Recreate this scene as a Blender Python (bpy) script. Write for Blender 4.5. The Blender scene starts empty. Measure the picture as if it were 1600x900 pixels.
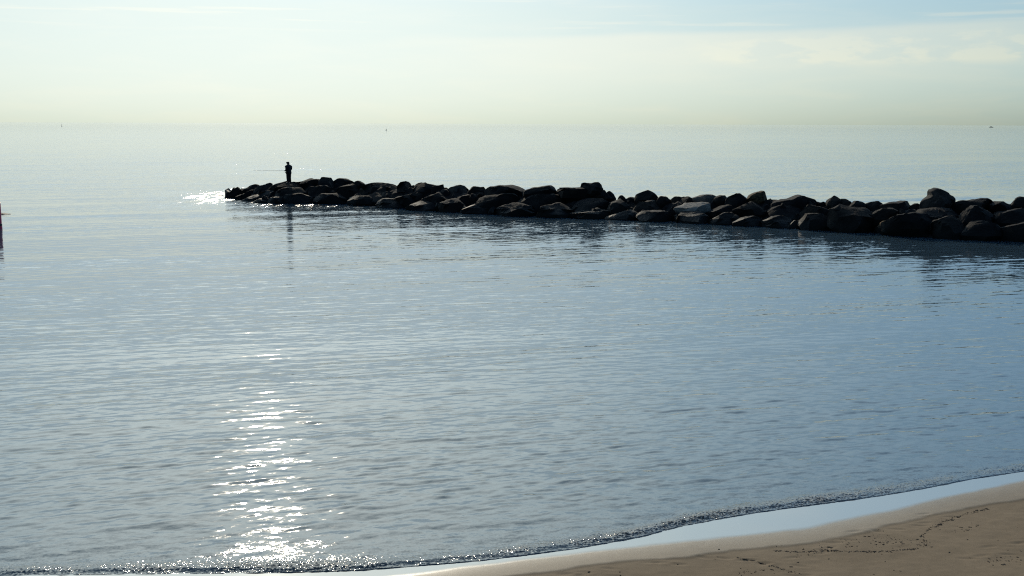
import bpy, bmesh, math, random
import numpy as np
from mathutils import Vector, Matrix, Euler

# ------------------------------------------------------------------ camera, sky, sun, exposure
S = bpy.context.scene
COL = S.collection
H = 6.5                        # eye height above the water, metres
F = 1778.0                     # focal length in photo pixels (1600 wide) = 40 mm
PITCH = math.atan(256.5 / F)
ROLL = math.radians(0.18)
SUN_EL, SUN_AZ = math.radians(25.2), math.radians(-12.4)

cam_d = bpy.data.cameras.new('camera')
cam = bpy.data.objects.new('camera', cam_d)
COL.objects.link(cam)
S.camera = cam
cam_d.sensor_width = 36.0
cam_d.lens = 36.0 * F / 1600.0
cam_d.clip_start = 0.1
cam_d.clip_end = 200000.0
CAM_R = Matrix.Rotation(math.pi / 2 - PITCH, 3, 'X') @ Matrix.Rotation(ROLL, 3, 'Z')
cam.matrix_world = Matrix.Translation((0, 0, H)) @ CAM_R.to_4x4()

W = bpy.data.worlds.new('World')
S.world = W
W.use_nodes = True


class NT:
    """small helper to wire shader nodes"""
    def __init__(self, tree):
        self.t = tree
        tree.nodes.clear()

    def n(self, typ, **kw):
        nd = self.t.nodes.new(typ)
        for k, v in kw.items():
            setattr(nd, k, v)
        return nd

    def put(self, sock, v):
        if isinstance(v, bpy.types.NodeSocket):
            self.t.links.new(v, sock)
        else:
            sock.default_value = v

    def math(self, op, a, b=None, c=None, clamp=False):
        nd = self.n('ShaderNodeMath', operation=op, use_clamp=clamp)
        self.put(nd.inputs[0], a)
        if b is not None:
            self.put(nd.inputs[1], b)
        if c is not None:
            self.put(nd.inputs[2], c)
        return nd.outputs[0]

    def vec(self, op, a, b=None, scale=None):
        nd = self.n('ShaderNodeVectorMath', operation=op)
        self.put(nd.inputs[0], a)
        if b is not None:
            self.put(nd.inputs[1], b)
        if scale is not None:
            self.put(nd.inputs['Scale'], scale)
        return nd.outputs['Value'] if op in ('LENGTH', 'DOT_PRODUCT') else nd.outputs[0]

    def ramp(self, v, a, b, lo=0.0, hi=1.0):
        nd = self.n('ShaderNodeMapRange', interpolation_type='SMOOTHSTEP')
        self.put(nd.inputs[0], v)
        for i, q in enumerate((a, b, lo, hi)):
            self.put(nd.inputs[i + 1], q)
        return nd.outputs[0]

    def noise(self, vec, scale, detail=4.0, rough=0.5, col=False, dist=0.0):
        nd = self.n('ShaderNodeTexNoise')
        self.put(nd.inputs['Vector'], vec)
        nd.inputs['Scale'].default_value = scale
        nd.inputs['Detail'].default_value = detail
        nd.inputs['Roughness'].default_value = rough
        nd.inputs['Distortion'].default_value = dist
        return nd.outputs['Color'] if col else nd.outputs[0]

    def mix(self, f, a, b, blend='MIX'):
        nd = self.n('ShaderNodeMix', data_type='RGBA', blend_type=blend)
        self.put(nd.inputs[0], f)
        for i, q in ((6, a), (7, b)):
            if isinstance(q, tuple) and len(q) == 3:
                q = q + (1.0,)
            self.put(nd.inputs[i], q)
        return nd.outputs[2]

    def xyz(self, x, y, z):
        nd = self.n('ShaderNodeCombineXYZ')
        for i, q in enumerate((x, y, z)):
            self.put(nd.inputs[i], q)
        return nd.outputs[0]


w = NT(W.node_tree)
sky = w.n('ShaderNodeTexSky', sky_type='NISHITA')
sky.sun_disc = False
sky.sun_elevation = SUN_EL
sky.sun_rotation = SUN_AZ
sky.altitude = 0.0
sky.air_density = 0.8
sky.dust_density = 2.0
sky.ozone_density = 3.0
tc = w.n('ShaderNodeTexCoord')
sep = w.n('ShaderNodeSeparateXYZ')
w.put(sep.inputs[0], tc.outputs['Generated'])
az = w.math('MULTIPLY', w.math('ARCTAN2', sep.outputs[0], sep.outputs[1]), 57.2958)     # degrees, + to the right
el = w.math('MULTIPLY', w.math('ARCSINE', sep.outputs[2]), 57.2958)
# thin sheet of cirrostratus with a sharp upper edge, wisps inside it
wob = w.noise(w.xyz(w.math('MULTIPLY', az, 0.10), w.math('MULTIPLY', el, 0.25), 3.0), 1.0, 3.0)
edge = w.math('ADD', w.math('MULTIPLY_ADD', az, 0.022, 4.33), w.math('MULTIPLY', w.math('SUBTRACT', wob, 0.5), 0.7))
veil = w.math('MULTIPLY', w.ramp(w.math('SUBTRACT', edge, el), -0.06, 0.32), w.ramp(w.math('SUBTRACT', edge, el), 3.6, 0.2))
veil = w.math('MULTIPLY', veil, w.ramp(az, -9.0, 7.0))
wv = w.noise(w.xyz(w.math('MULTIPLY', az, 0.16), w.math('MULTIPLY', el, 1.0), 0.0), 1.0, 6.0, 0.55, dist=0.4)
wisp = w.ramp(wv, 0.42, 0.72)
puff = w.noise(w.xyz(w.math('MULTIPLY', az, 0.42), w.math('MULTIPLY', el, 1.25), 7.3), 1.0, 7.0, 0.55, dist=0.2)
band = w.math('MULTIPLY', w.ramp(el, 2.6, 3.25), w.ramp(w.math('SUBTRACT', el, w.math('MULTIPLY', az, 0.03)), 3.95, 3.35))
band = w.math('MULTIPLY', band, w.ramp(az, 7.0, 13.0))
cum = w.math('MULTIPLY', band, w.ramp(puff, 0.40, 0.60))
streak = w.noise(w.xyz(w.math('MULTIPLY', az, 0.11), w.math('MULTIPLY', el, 2.6), 11.0), 1.0, 4.0, 0.5)
strk = w.math('MULTIPLY', w.ramp(streak, 0.56, 0.68), w.ramp(el, 4.2, 5.0))
dens = w.math('ADD', w.math('MULTIPLY', veil, 0.62), w.math('MULTIPLY', wisp, 0.16))
dens = w.math('ADD', dens, w.math('MULTIPLY', cum, 0.85))
dens = w.math('ADD', dens, w.math('MULTIPLY', strk, 0.5), clamp=True)
SKY_K = 0.05
cloudy = w.mix(dens, sky.outputs[0], w.mix(1.0, sky.outputs[0], (1.80, 1.34, 1.0), 'MULTIPLY'))
blue = w.math('MULTIPLY', w.ramp(el, 2.5, 5.5), w.math('MULTIPLY', w.ramp(az, -6.0, 16.0), w.ramp(el, 8.0, 15.0, 1.0, 0.25)))          # clearer air up on the right
cloudy = w.vec('MULTIPLY', cloudy, w.vec('ADD', w.vec('SCALE', (-0.18, -0.14, -0.06), scale=blue), (1.0, 1.0, 1.0)))
# brightness curve put on the whole sky: evens out the glow round the sun
hi = w.math('MULTIPLY', w.ramp(el, 5.5, 24.0), w.ramp(sep.outputs[1], -0.1, 0.6))     # added brightness in the unseen high sky, sunny side, to lift the water
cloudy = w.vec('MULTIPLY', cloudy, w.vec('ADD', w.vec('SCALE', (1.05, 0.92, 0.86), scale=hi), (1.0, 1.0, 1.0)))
lit = w.vec('MULTIPLY', cloudy, (2.05 * SKY_K, 3.20 * SKY_K, 3.75 * SKY_K))
lit = w.vec('SCALE', lit, scale=w.ramp(sep.outputs[1], -0.5, 0.35, 0.30, 1.0))          # unseen sky behind the camera dimmed to keep the rock faces dark
cloudy = w.vec('DIVIDE', lit, w.vec('ADD', w.vec('MULTIPLY', w.vec('SCALE', lit, scale=w.ramp(el, 6.0, 17.0, 1.0, 0.33)), (0.82, 0.79, 0.83)), (1.0, 1.0, 1.0)))
upper = w.math('MULTIPLY', w.ramp(el, 5.2, 8.0), w.ramp(el, 16.0, 9.5))            # bluer band added in the sky above the view, for the far sea's reflection
cloudy = w.vec('MULTIPLY', cloudy, w.vec('ADD', w.vec('SCALE', (-0.12, -0.03, 0.09), scale=upper), (1.0, 1.0, 1.0)))
cloudy = w.vec('SCALE', cloudy, scale=1.0 / SKY_K)
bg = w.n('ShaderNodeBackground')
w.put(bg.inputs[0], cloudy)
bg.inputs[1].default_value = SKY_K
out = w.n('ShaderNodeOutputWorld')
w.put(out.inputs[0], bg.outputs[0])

sun_d = bpy.data.lights.new('sun', 'SUN')
sun_d.energy = 2.4
sun_d.angle = math.radians(0.53)
sun_d.color = (1.0, 0.88, 0.69)
sun = bpy.data.objects.new('sun', sun_d)
COL.objects.link(sun)
sdir = Vector((math.sin(SUN_AZ) * math.cos(SUN_EL), math.cos(SUN_AZ) * math.cos(SUN_EL), math.sin(SUN_EL)))
sun.rotation_euler = sdir.to_track_quat('Z', 'Y').to_euler()

vs = S.view_settings
vs.view_transform = 'Standard'
vs.look = 'None'
vs.exposure = 0.0
vs.gamma = 1.0
vs.use_curve_mapping = False
S.cycles.use_denoising = False
S.cycles.max_bounces = 5
S.cycles.pixel_filter_type = 'BLACKMAN_HARRIS'
S.cycles.filter_width = 1.15

RNG = random.Random(11)
NR = np.random.default_rng(7)


# ------------------------------------------------------------------ geometry helpers
def ray(px, py):
    return CAM_R @ Vector(((px - 800.0) / F, (450.0 - py) / F, -1.0))


def on_plane(px, py, z=0.0):
    d = ray(px, py)
    return Vector((0, 0, H)) + d * ((z - H) / d.z)


def at(px, py, Y):
    d = ray(px, py)
    return Vector((0, 0, H)) + d * (Y / d.y)


def tag(o, label=None, cat=None, group=None, kind=None):
    for k, v in (('label', label), ('category', cat), ('group', group), ('kind', kind)):
        if v:
            o[k] = v
    return o


def mesh_np(name, co, faces, mat, smooth=True, parent=None):
    """faces: (n,k) int array, or list of lists"""
    me = bpy.data.meshes.new(name)
    if isinstance(faces, np.ndarray):
        k = faces.shape[1]
        me.vertices.add(len(co))
        me.vertices.foreach_set('co', np.ascontiguousarray(co, np.float32).ravel())
        me.loops.add(faces.size)
        me.loops.foreach_set('vertex_index', np.ascontiguousarray(faces, np.int32).ravel())
        me.polygons.add(len(faces))
        me.polygons.foreach_set('loop_start', np.arange(0, faces.size, k, dtype=np.int32))
        me.update(calc_edges=True)
    else:
        me.from_pydata([tuple(c) for c in co], [], faces)
        me.update()
    me.polygons.foreach_set('use_smooth', np.full(len(me.polygons), smooth))
    o = bpy.data.objects.new(name, me)
    if mat:
        me.materials.append(mat)
    if parent:
        o.parent = parent
    COL.objects.link(o)
    return o


def attr(o, name, arr):
    a = o.data.attributes.new(name, 'FLOAT', 'POINT')
    a.data.foreach_set('value', np.ascontiguousarray(arr, np.float32).ravel())


def grid_faces(nr, nc):
    i = np.arange(nr * nc).reshape(nr, nc)
    return np.stack([i[:-1, :-1], i[:-1, 1:], i[1:, 1:], i[1:, :-1]], -1).reshape(-1, 4)


def hashn(ix, iy, iz, seed):
    n = (ix * 374761393 + iy * 668265263 + iz * 2147483647 + seed * 1274126177) & 0xFFFFFFFF
    n = ((n ^ (n >> 13)) * 1274126177) & 0xFFFFFFFF
    return ((n ^ (n >> 16)) & 0xFFFF) / 32767.5 - 1.0


def vnoise(p, seed=0):
    """value noise on (n,3) array, -1..1"""
    f = np.floor(p)
    i = f.astype(np.int64)
    t = p - f
    t = t * t * (3 - 2 * t)
    r = 0
    for dx in (0, 1):
        for dy in (0, 1):
            for dz in (0, 1):
                wt = (t[:, 0] if dx else 1 - t[:, 0]) * (t[:, 1] if dy else 1 - t[:, 1]) * (t[:, 2] if dz else 1 - t[:, 2])
                r = r + wt * hashn(i[:, 0] + dx, i[:, 1] + dy, i[:, 2] + dz, seed)
    return r


def fbm(p, seed=0, octv=4, gain=0.5):
    a, r, s = 1.0, 0.0, 1.0
    for k in range(octv):
        r = r + a * vnoise(p * s, seed + k * 17)
        a *= gain
        s *= 2.03
    return r


def n2(x, y, seed=0, octv=3, gain=0.5):
    sh = x.shape
    p = np.stack([x.ravel(), y.ravel(), np.full(x.size, 0.37)], -1)
    return fbm(p, seed, octv, gain).reshape(sh)


def new_mat(name):
    m = bpy.data.materials.new(name)
    m.use_nodes = True
    t = NT(m.node_tree)
    b = t.n('ShaderNodeBsdfPrincipled')
    o = t.n('ShaderNodeOutputMaterial')
    t.put(o.inputs[0], b.outputs[0])
    return m, t, b


def get_attr(t, name):
    return t.n('ShaderNodeAttribute', attribute_name=name).outputs['Fac']


def plain(name, col, rough=0.7, spec=0.5):
    """a slightly mottled plain surface"""
    m, t, b = new_mat(name)
    g = t.n('ShaderNodeTexCoord').outputs['Object']
    f = t.noise(g, 9.0, 5.0)
    t.put(b.inputs['Base Color'], t.mix(f, tuple(c * 0.7 for c in col), tuple(min(1, c * 1.3) for c in col)))
    b.inputs['Roughness'].default_value = rough
    b.inputs['Specular IOR Level'].default_value = spec
    return m


# ------------------------------------------------------------------ materials of the setting
def water_material():
    m, t, b = new_mat('sea_water')
    pos = t.n('ShaderNodeNewGeometry')
    P, N = pos.outputs['Position'], pos.outputs['Normal']
    mp = t.n('ShaderNodeMapping')
    t.put(mp.inputs['Vector'], P)
    mp.inputs['Rotation'].default_value = (0, 0, math.radians(-22))
    q = mp.outputs[0]
    chop = get_attr(t, 'chop')
    shore = get_attr(t, 'shore')
    ad = t.vec('MULTIPLY', q, (0.28, 1.0, 1.0))
    a1 = t.vec('SUBTRACT', t.noise(ad, 4.6, 3.0, 0.6, col=True), (0.5, 0.5, 0.5))
    a2 = t.vec('SUBTRACT', t.noise(t.vec('MULTIPLY', q, (0.38, 1.0, 1.0)), 15.0, 3.0, 0.6, col=True), (0.5, 0.5, 0.5))
    a3 = t.vec('SUBTRACT', t.noise(q, 26.0, 2.0, 0.6, col=True), (0.5, 0.5, 0.5))
    gust = t.noise(t.vec('MULTIPLY', q, (0.02, 0.085, 1.0)), 1.0, 3.0, 0.55)
    gs = t.ramp(gust, 0.32, 0.68, 0.55, 1.35)
    s1 = t.math('MULTIPLY', t.math('MULTIPLY_ADD', chop, 0.8, 1.0), t.math('MULTIPLY', gs, 0.17))
    s2 = t.math('MULTIPLY', t.math('MULTIPLY_ADD', chop, 3.0, 1.0), t.math('MULTIPLY', gs, 0.13))
    yy = t.n('ShaderNodeSeparateXYZ')
    t.put(yy.inputs[0], P)
    opn = t.math('MULTIPLY', t.ramp(yy.outputs[1], 95.0, 130.0, 1.0, 2.3), t.ramp(yy.outputs[1], 500.0, 3500.0, 1.0, 0.6))     # open sea outside the breakwater
    v = t.vec('ADD', t.vec('SCALE', a1, scale=t.math('MULTIPLY', s1, opn)), t.vec('SCALE', a2, scale=t.math('MULTIPLY', s2, opn)))
    slick = t.math('MULTIPLY', t.ramp(yy.outputs[1], 25.0, 33.0), t.ramp(yy.outputs[1], 85.0, 60.0))
    v = t.vec('SCALE', t.vec('MULTIPLY', v, (0.65, 1.15, 0.0)), scale=t.math('MULTIPLY_ADD', slick, -0.30, 1.08))
    v = t.vec('ADD', v, t.vec('SCALE', a3, scale=t.math('MULTIPLY', shore, 3.2)))
    v = t.vec('MULTIPLY', v, (1.0, 1.0, 0.0))
    nn = t.vec('NORMALIZE', t.vec('ADD', N, v))
    t.put(b.inputs['Normal'], nn)
    t.put(b.inputs['Base Color'], t.mix(shore, (0.040, 0.068, 0.088), (0.15, 0.125, 0.10)))
    t.put(b.inputs['Roughness'], t.math('MULTIPLY_ADD', t.math('MAXIMUM', t.math('SUBTRACT', chop, 0.9), 0.0), 0.05, 0.05))
    b.inputs['IOR'].default_value = 1.333
    return m


def sand_material():
    m, t, b = new_mat('beach_sand')
    P = t.n('ShaderNodeNewGeometry').outputs['Position']
    wet = get_attr(t, 'wet')
    damp = get_attr(t, 'damp')
    big = t.noise(P, 0.6, 4.0, 0.55)
    mid = t.noise(P, 6.0, 5.0, 0.6)
    fine = t.noise(P, 140.0, 3.0, 0.7)
    f = t.math('ADD', t.math('MULTIPLY', big, 0.45), t.math('ADD', t.math('MULTIPLY', mid, 0.25), t.math('MULTIPLY', fine, 0.30)))
    dry = t.mix(t.ramp(f, 0.35, 0.65), (0.175, 0.122, 0.071), (0.235, 0.166, 0.100))
    dampc = t.mix(t.ramp(f, 0.35, 0.65), (0.245, 0.180, 0.110), (0.30, 0.225, 0.140))
    c = t.mix(damp, dry, dampc)
    c = t.mix(wet, c, (0.19, 0.165, 0.130))
    t.put(b.inputs['Base Color'], c)
    r = t.math('MULTIPLY_ADD', damp, -0.42, 0.92)
    r = t.math('MULTIPLY_ADD', wet, t.math('SUBTRACT', 0.06, r), r)
    t.put(b.inputs['Roughness'], r)
    t.put(b.inputs['Specular IOR Level'], t.math('ADD', t.math('MULTIPLY_ADD', wet, 0.9, 0.15), t.math('MULTIPLY', damp, 0.3)))
    bp = t.n('ShaderNodeBump')
    t.put(bp.inputs['Strength'], t.math('MULTIPLY_ADD', wet, -0.5, 0.5))
    bp.inputs['Distance'].default_value = 0.012
    t.put(bp.inputs['Height'], t.math('ADD', t.math('MULTIPLY', mid, 0.7), t.math('ADD', t.math('MULTIPLY', big, 1.2), t.math('MULTIPLY', fine, t.math('MULTIPLY_ADD', wet, -0.33, 0.35)))))
    t.put(b.inputs['Normal'], bp.outputs[0])
    return m


def rock_material():
    m, t, b = new_mat('breakwater_rock')
    g = t.n('ShaderNodeNewGeometry')
    P = g.outputs['Position']
    oi = t.n('ShaderNodeObjectInfo')
    rnd = oi.outputs['Random']
    sp = t.n('ShaderNodeSeparateXYZ')
    t.put(sp.inputs[0], P)
    n1 = t.noise(P, 0.9, 6.0, 0.6)
    n2_ = t.noise(P, 7.0, 6.0, 0.65)
    f = t.math('ADD', t.math('MULTIPLY', n1, 0.5), t.math('MULTIPLY', n2_, 0.5))
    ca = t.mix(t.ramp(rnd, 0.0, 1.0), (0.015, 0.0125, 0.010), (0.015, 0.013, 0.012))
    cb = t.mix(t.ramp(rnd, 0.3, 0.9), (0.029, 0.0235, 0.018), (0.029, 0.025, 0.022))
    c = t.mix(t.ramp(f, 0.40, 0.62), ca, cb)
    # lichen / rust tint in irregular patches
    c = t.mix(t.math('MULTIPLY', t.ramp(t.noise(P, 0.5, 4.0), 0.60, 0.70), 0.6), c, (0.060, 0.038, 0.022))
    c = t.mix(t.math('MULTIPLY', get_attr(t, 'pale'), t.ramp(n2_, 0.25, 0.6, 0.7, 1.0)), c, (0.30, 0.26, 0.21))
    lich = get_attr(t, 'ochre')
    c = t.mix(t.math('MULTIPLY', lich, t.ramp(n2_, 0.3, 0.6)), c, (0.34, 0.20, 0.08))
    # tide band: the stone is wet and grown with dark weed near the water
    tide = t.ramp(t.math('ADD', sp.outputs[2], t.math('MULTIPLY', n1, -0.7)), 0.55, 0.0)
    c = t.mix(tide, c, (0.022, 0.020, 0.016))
    t.put(b.inputs['Base Color'], c)
    t.put(b.inputs['Roughness'], t.math('MULTIPLY_ADD', tide, -0.30, 0.88))
    b.inputs['Specular IOR Level'].default_value = 0.10
    bp = t.n('ShaderNodeBump')
    bp.inputs['Strength'].default_value = 0.8
    bp.inputs['Distance'].default_value = 0.10
    t.put(bp.inputs['Height'], t.math('ADD', t.noise(P, 2.5, 6.0, 0.6), t.math('MULTIPLY', t.noise(P, 14.0, 5.0, 0.6), 0.3)))
    t.put(b.inputs['Normal'], bp.outputs[0])
    return m


M_WATER, M_SAND, M_ROCK = water_material(), sand_material(), rock_material()

# ------------------------------------------------------------------ shoreline curves (photo pixels -> ground)
def curve(pts, z=0.0):
    w_ = sorted([tuple(on_plane(x, y, z)) for x, y in pts])
    return np.array([p[0] for p in w_]), np.array([p[1] for p in w_])


def along(cv, x):
    xs, ys = cv
    r = np.interp(x, xs, ys)
    # straight on beyond both ends
    sl = (ys[1] - ys[0]) / (xs[1] - xs[0])
    sr = (ys[-1] - ys[-3]) / (xs[-1] - xs[-3])
    r = np.where(x < xs[0], ys[0] + (x - xs[0]) * sl, r)
    return np.where(x > xs[-1], ys[-1] + (x - xs[-1]) * sr, r)


SHORE = curve([(-200, 905), (0, 900), (150, 897), (300, 896), (420, 895), (500, 893), (560, 891), (640, 885), (700, 880), (760, 875), (830, 866), (900, 857),
               (1000, 839), (1060, 823), (1150, 806), (1230, 794), (1300, 785), (1380, 774), (1450, 762), (1520, 748), (1600, 736), (1700, 722)])
WET = curve([(-200, 925), (0, 920), (420, 912), (560, 903), (640, 898), (700, 890), (800, 873), (900, 861), (980, 852), (1050, 845), (1150, 837),
             (1250, 827), (1290, 820), (1330, 812), (1400, 796), (1500, 771), (1600, 749), (1700, 730)], 0.03)
RIM = curve([(-200, 1000), (400, 950), (600, 925), (760, 900), (850, 888), (960, 876), (1060, 866), (1150, 857), (1250, 845), (1350, 828), (1450, 801),
             (1520, 790), (1600, 778), (1700, 765)], 0.09)


def shore_s(x, y):          # metres inland of the water's edge (roughly), measured along y
    return (along(SHORE, x) - y) * 0.93


# ------------------------------------------------------------------ sea: one sheet to the horizon
def breakwater_front(x):
    return np.interp(x, FX, FY)


WATERLINE = [(340, 307), (356, 308), (382, 313), (405, 317), (430, 318.5), (480, 318.5), (540, 319.5), (570, 322), (620, 326), (700, 332),
             (800, 338), (900, 342), (960, 344), (1050, 348), (1150, 353), (1200, 356), (1300, 362), (1370, 366), (1450, 373), (1530, 377), (1600, 378), (1680, 383)]
_fw = [on_plane(x, y) for x, y in WATERLINE]
FX = np.array([p.x for p in _fw])
FY = np.array([p.y for p in _fw])
PXF = np.array([p[0] for p in WATERLINE], float)


def front_depth(px):
    return float(np.interp(px, PXF, FY))


def build_sea():
    nr, nc = 2300, 900
    y = 1.0 / np.linspace(1 / 12.5, 1 / 520.0, nr)
    y = np.concatenate([y, 520.0 * (90000 / 520.0) ** np.linspace(0.02, 1, 70)])
    u = np.linspace(-1, 1, nc)
    Y = np.repeat(y[:, None], nc, 1)
    X = u[None, :] * (0.62 * Y + 9.0)
    dy = np.gradient(y)[:, None]
    dx = (0.62 * Y + 9.0) * 2 / nc
    Z = np.zeros_like(Y)
    s = shore_s(X, Y)
    calm = np.clip(-s / 3.0, 0.0, 1.0)
    # chop: confused little waves in front of the boulders and round the tip
    fr = breakwater_front(X) - Y
    infront = np.exp(-np.clip(fr, 0, 60) / 7.0) * (fr > -8) * (X > FX[0] - 8)
    tc_ = on_plane(347, 306)
    tipd = np.hypot((X - tc_.x) / 3.0, (Y - tc_.y) / 9.0)
    tip = np.exp(-tipd ** 2)
    tip2 = np.exp(-(((X - on_plane(480, 322).x) / 5.0) ** 2)) * np.exp(-np.clip(fr, 0, 50) / 2.0) * (fr > -3)
    speck = np.clip(0.40 + 1.3 * n2(X * 2.2, Y * 0.45, 91, 3, 0.8), 0, 1.6)
    chop = np.clip(0.6 * infront + (7.0 * tip + 4.0 * tip2) * speck, 0, 7.0)
    gust = 1.0 + 0.35 * np.clip(n2(X * 0.03, Y * 0.07, 5, 2), -1, 1)
    rng = random.Random(3)
    base = math.radians(-90 + 23)                 # travelling towards the beach
    for k in range(64):
        lam = 0.20 * (4.5 / 0.20) ** (k / 63.0)
        spread = 0.36 if lam < 2 else 0.20
        a_ = base + rng.gauss(0, spread)
        kx, ky = math.cos(a_) * 2 * math.pi / lam, math.sin(a_) * 2 * math.pi / lam
        slope = 0.0066 * (1.0 if lam < 0.6 else max(0.20, 1.0 - 0.72 * math.log(lam / 0.6))) * rng.uniform(0.6, 1.4)
        amp = slope * lam / (2 * math.pi) * 1.41
        step = np.maximum(np.abs(math.sin(a_)) * dy, np.abs(math.cos(a_)) * dx)
        lod = np.clip(lam / (2.6 * step) - 1.0, 0, 1)
        boost = 1 + (np.minimum(chop, 2.0) * 1.1 if lam < 2.2 else 0)
        ph = kx * X + ky * Y + rng.uniform(0, 6.28)
        ph = ph + 0.9 * np.sin(0.11 * X + 0.07 * Y + k)          # bends the crests a little
        Z += amp * gust * boost * lod * np.sin(ph)
    for k in range(12):          # faint long swell
        lam = rng.uniform(3.5, 11.0)
        a_ = base + rng.gauss(0, 0.12)
        kx, ky = math.cos(a_) * 2 * math.pi / lam, math.sin(a_) * 2 * math.pi / lam
        lod = np.clip(lam / (3 * dy) - 1.0, 0, 1)
        Z += 0.0032 * lam / (2 * math.pi) * 1.41 * lod * np.sin(kx * X + ky * Y + 1.1 * np.sin(0.05 * X + 0.09 * Y + k) + rng.uniform(0, 6.28))
    Z *= (0.25 + 0.75 * calm)
    Z *= 1.05 - 0.35 * np.clip((Y - 25) / 9, 0, 1) * np.clip((90 - Y) / 25, 0, 1)
    # the last little wave of the wash, its lip breaking on the sand
    wob = n2(X * 0.9, Y * 0.0 + 3.0, 21, 3)
    ridge = n2(X * 0.35, Y * 0.0 + 9.0, 33, 2)
    lx = [on_plane(q, 850).x for q in (0, 350, 520, 700, 950, 1100, 1350, 1500, 1650)]
    amt = np.interp(X, lx, [.25, .9, .9, .55, .7, 1.2, 1.1, .5, .3]) * (1 + 0.25 * wob)
    hgt = amt * np.clip(0.027 + 0.022 * ridge, 0.008, 0.07)
    c0 = -0.14 + 0.05 * wob
    wfall = np.where(s > c0, 0.08, 0.20)
    lip = hgt * np.exp(-((s - c0) / wfall) ** 2)
    near = (Y < 40)
    Z += np.where(near, lip, 0)
    c1 = -1.35 + 0.2 * n2(X * 0.5, Y * 0 + 1.0, 41, 2)
    Z += np.where(near, 0.018 * np.exp(-((s - c1) / 0.25) ** 2) * np.clip(n2(X * .3, Y * 0, 51, 2) + .4, 0, 1), 0)
    band = np.exp(-((s + 0.18) / 0.20) ** 2) * near
    patch = np.clip(0.55 + 0.9 * n2(X * 1.3, Y * 2.2, 61, 3), 0, 1.3)
    foam = band * np.clip(0.25 + patch, 0, 1) * np.clip(amt, 0, 1)
    Z += foam * 0.016 * n2(X * 19, Y * 19, 71, 3, 0.6)
    Z += np.where(near & (s > -6), 0.006 * np.exp(s / 3.0) * n2(X * 4, Y * 5, 81, 3), 0)
    Z = np.where(s > 0.02, Z - 0.02, Z) + 0.006
    o = mesh_np('sea', np.stack([X, Y, Z], -1).reshape(-1, 3), grid_faces(len(y), nc), M_WATER)
    attr(o, 'chop', chop)
    attr(o, 'shore', np.clip(foam + np.exp(np.clip(s, -20, 0) / 1.0) * 0.12 * near, 0, 1))
    tag(o, kind='structure')


def build_sand():
    xs = np.concatenate([np.linspace(-160, -9, 60)[:-1], np.linspace(-9, 17, 620), np.linspace(17, 160, 60)[1:]])
    ys = np.concatenate([np.linspace(-70, 11, 50)[:-1], np.linspace(11, 24, 420), np.linspace(24, 60, 40)[1:]])
    X, Y = np.meshgrid(xs, ys)
    s1 = (along(SHORE, X) - Y) * 0.93
    s2 = (along(WET, X) - Y) * 0.93
    s3 = (along(RIM, X) - Y) * 0.93
    z = np.where(s1 < 0, s1 * 0.10, 0)
    wob = 0.06 * n2(X * 1.2, Y * 1.2, 5, 3) + 0.07 * n2(X * 0.45, Y * 0.2, 8, 2)
    z = z + np.clip(s1, 0, None) * 0.018
    z = z + 0.055 * np.clip((s2 + wob) / 1.0, 0, None) ** 1.0 * (1 / (1 + np.clip(s2, 0, None) * 0.12))
    # old wrack step, scuffs and footprints higher up
    up = np.clip((s2 - 0.4) / 0.8, 0, 1)
    z = z + up * (0.010 * n2(X * 1.1, Y * 1.1, 15, 3) + 0.004 * n2(X * 6, Y * 6, 16, 3))
    st = s3 + 0.10 * n2(X * 1.5, Y * 1.5, 18, 3)
    z = z - 0.014 * np.clip((st + 0.03) / 0.08, 0, 1)
    rg = random.Random(5)
    fp = []
    for (x0, y0, x1, y1, n) in ((1240, 866, 1470, 800, 14), (1130, 868, 1260, 898, 8), (1500, 880, 1600, 850, 6), (860, 895, 1090, 868, 9)):
        for k in range(n):
            u = (k + 0.5) / n
            p = on_plane(x0 + (x1 - x0) * u, y0 + (y1 - y0) * u, 0.1)
            fp.append((p.x + rg.gauss(0, .12), p.y + rg.gauss(0, .12), rg.uniform(-.5, .5)))
    for fx, fy, fa in fp:
        m_ = (np.abs(X - fx) < 0.4) & (np.abs(Y - fy) < 0.4)
        dx, dy = X[m_] - fx, Y[m_] - fy
        a_, b_ = dx * math.cos(fa) + dy * math.sin(fa), -dx * math.sin(fa) + dy * math.cos(fa)
        r = np.sqrt((a_ / 0.14) ** 2 + (b_ / 0.06) ** 2)
        z[m_] += -0.009 * np.exp(-r ** 2 * 1.2) + 0.004 * np.exp(-((r - 1.35) / 0.4) ** 2)
    o = mesh_np('beach', np.stack([X, Y, z], -1).reshape(-1, 3), grid_faces(len(ys), len(xs)), M_SAND)
    wetm = 1 - np.clip((s2 + wob) / 0.16 + 0.5, 0, 1)
    damp = np.clip(1 - (st / 0.06 + 0.5), 0, 1) * 0.45 + np.exp(-np.clip(s2, 0, None) / 0.35) * 0.55
    attr(o, 'wet', wetm)
    attr(o, 'damp', np.clip(damp, 0, 1))
    tag(o, kind='structure')
    return (xs, ys, z)


SANDGRID = None


def sand_z(x, y):
    xs, ys, z = SANDGRID
    i = int(np.clip(np.searchsorted(xs, x), 1, len(xs) - 1))
    j = int(np.clip(np.searchsorted(ys, y), 1, len(ys) - 1))
    return float(z[j, i])


def on_sand(px, py):
    p = on_plane(px, py, 0.05)
    for _ in range(5):
        p = on_plane(px, py, sand_z(p.x, p.y))
    return p


build_sea()
SANDGRID = build_sand()


# ------------------------------------------------------------------ boulders of the breakwater
def ico(sub):
    bm = bmesh.new()
    bmesh.ops.create_icosphere(bm, subdivisions=sub, radius=1.0)
    v = np.array([x.co[:] for x in bm.verts])
    f = np.array([[q.index for q in p.verts] for p in bm.faces])
    bm.free()
    return v, f


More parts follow.
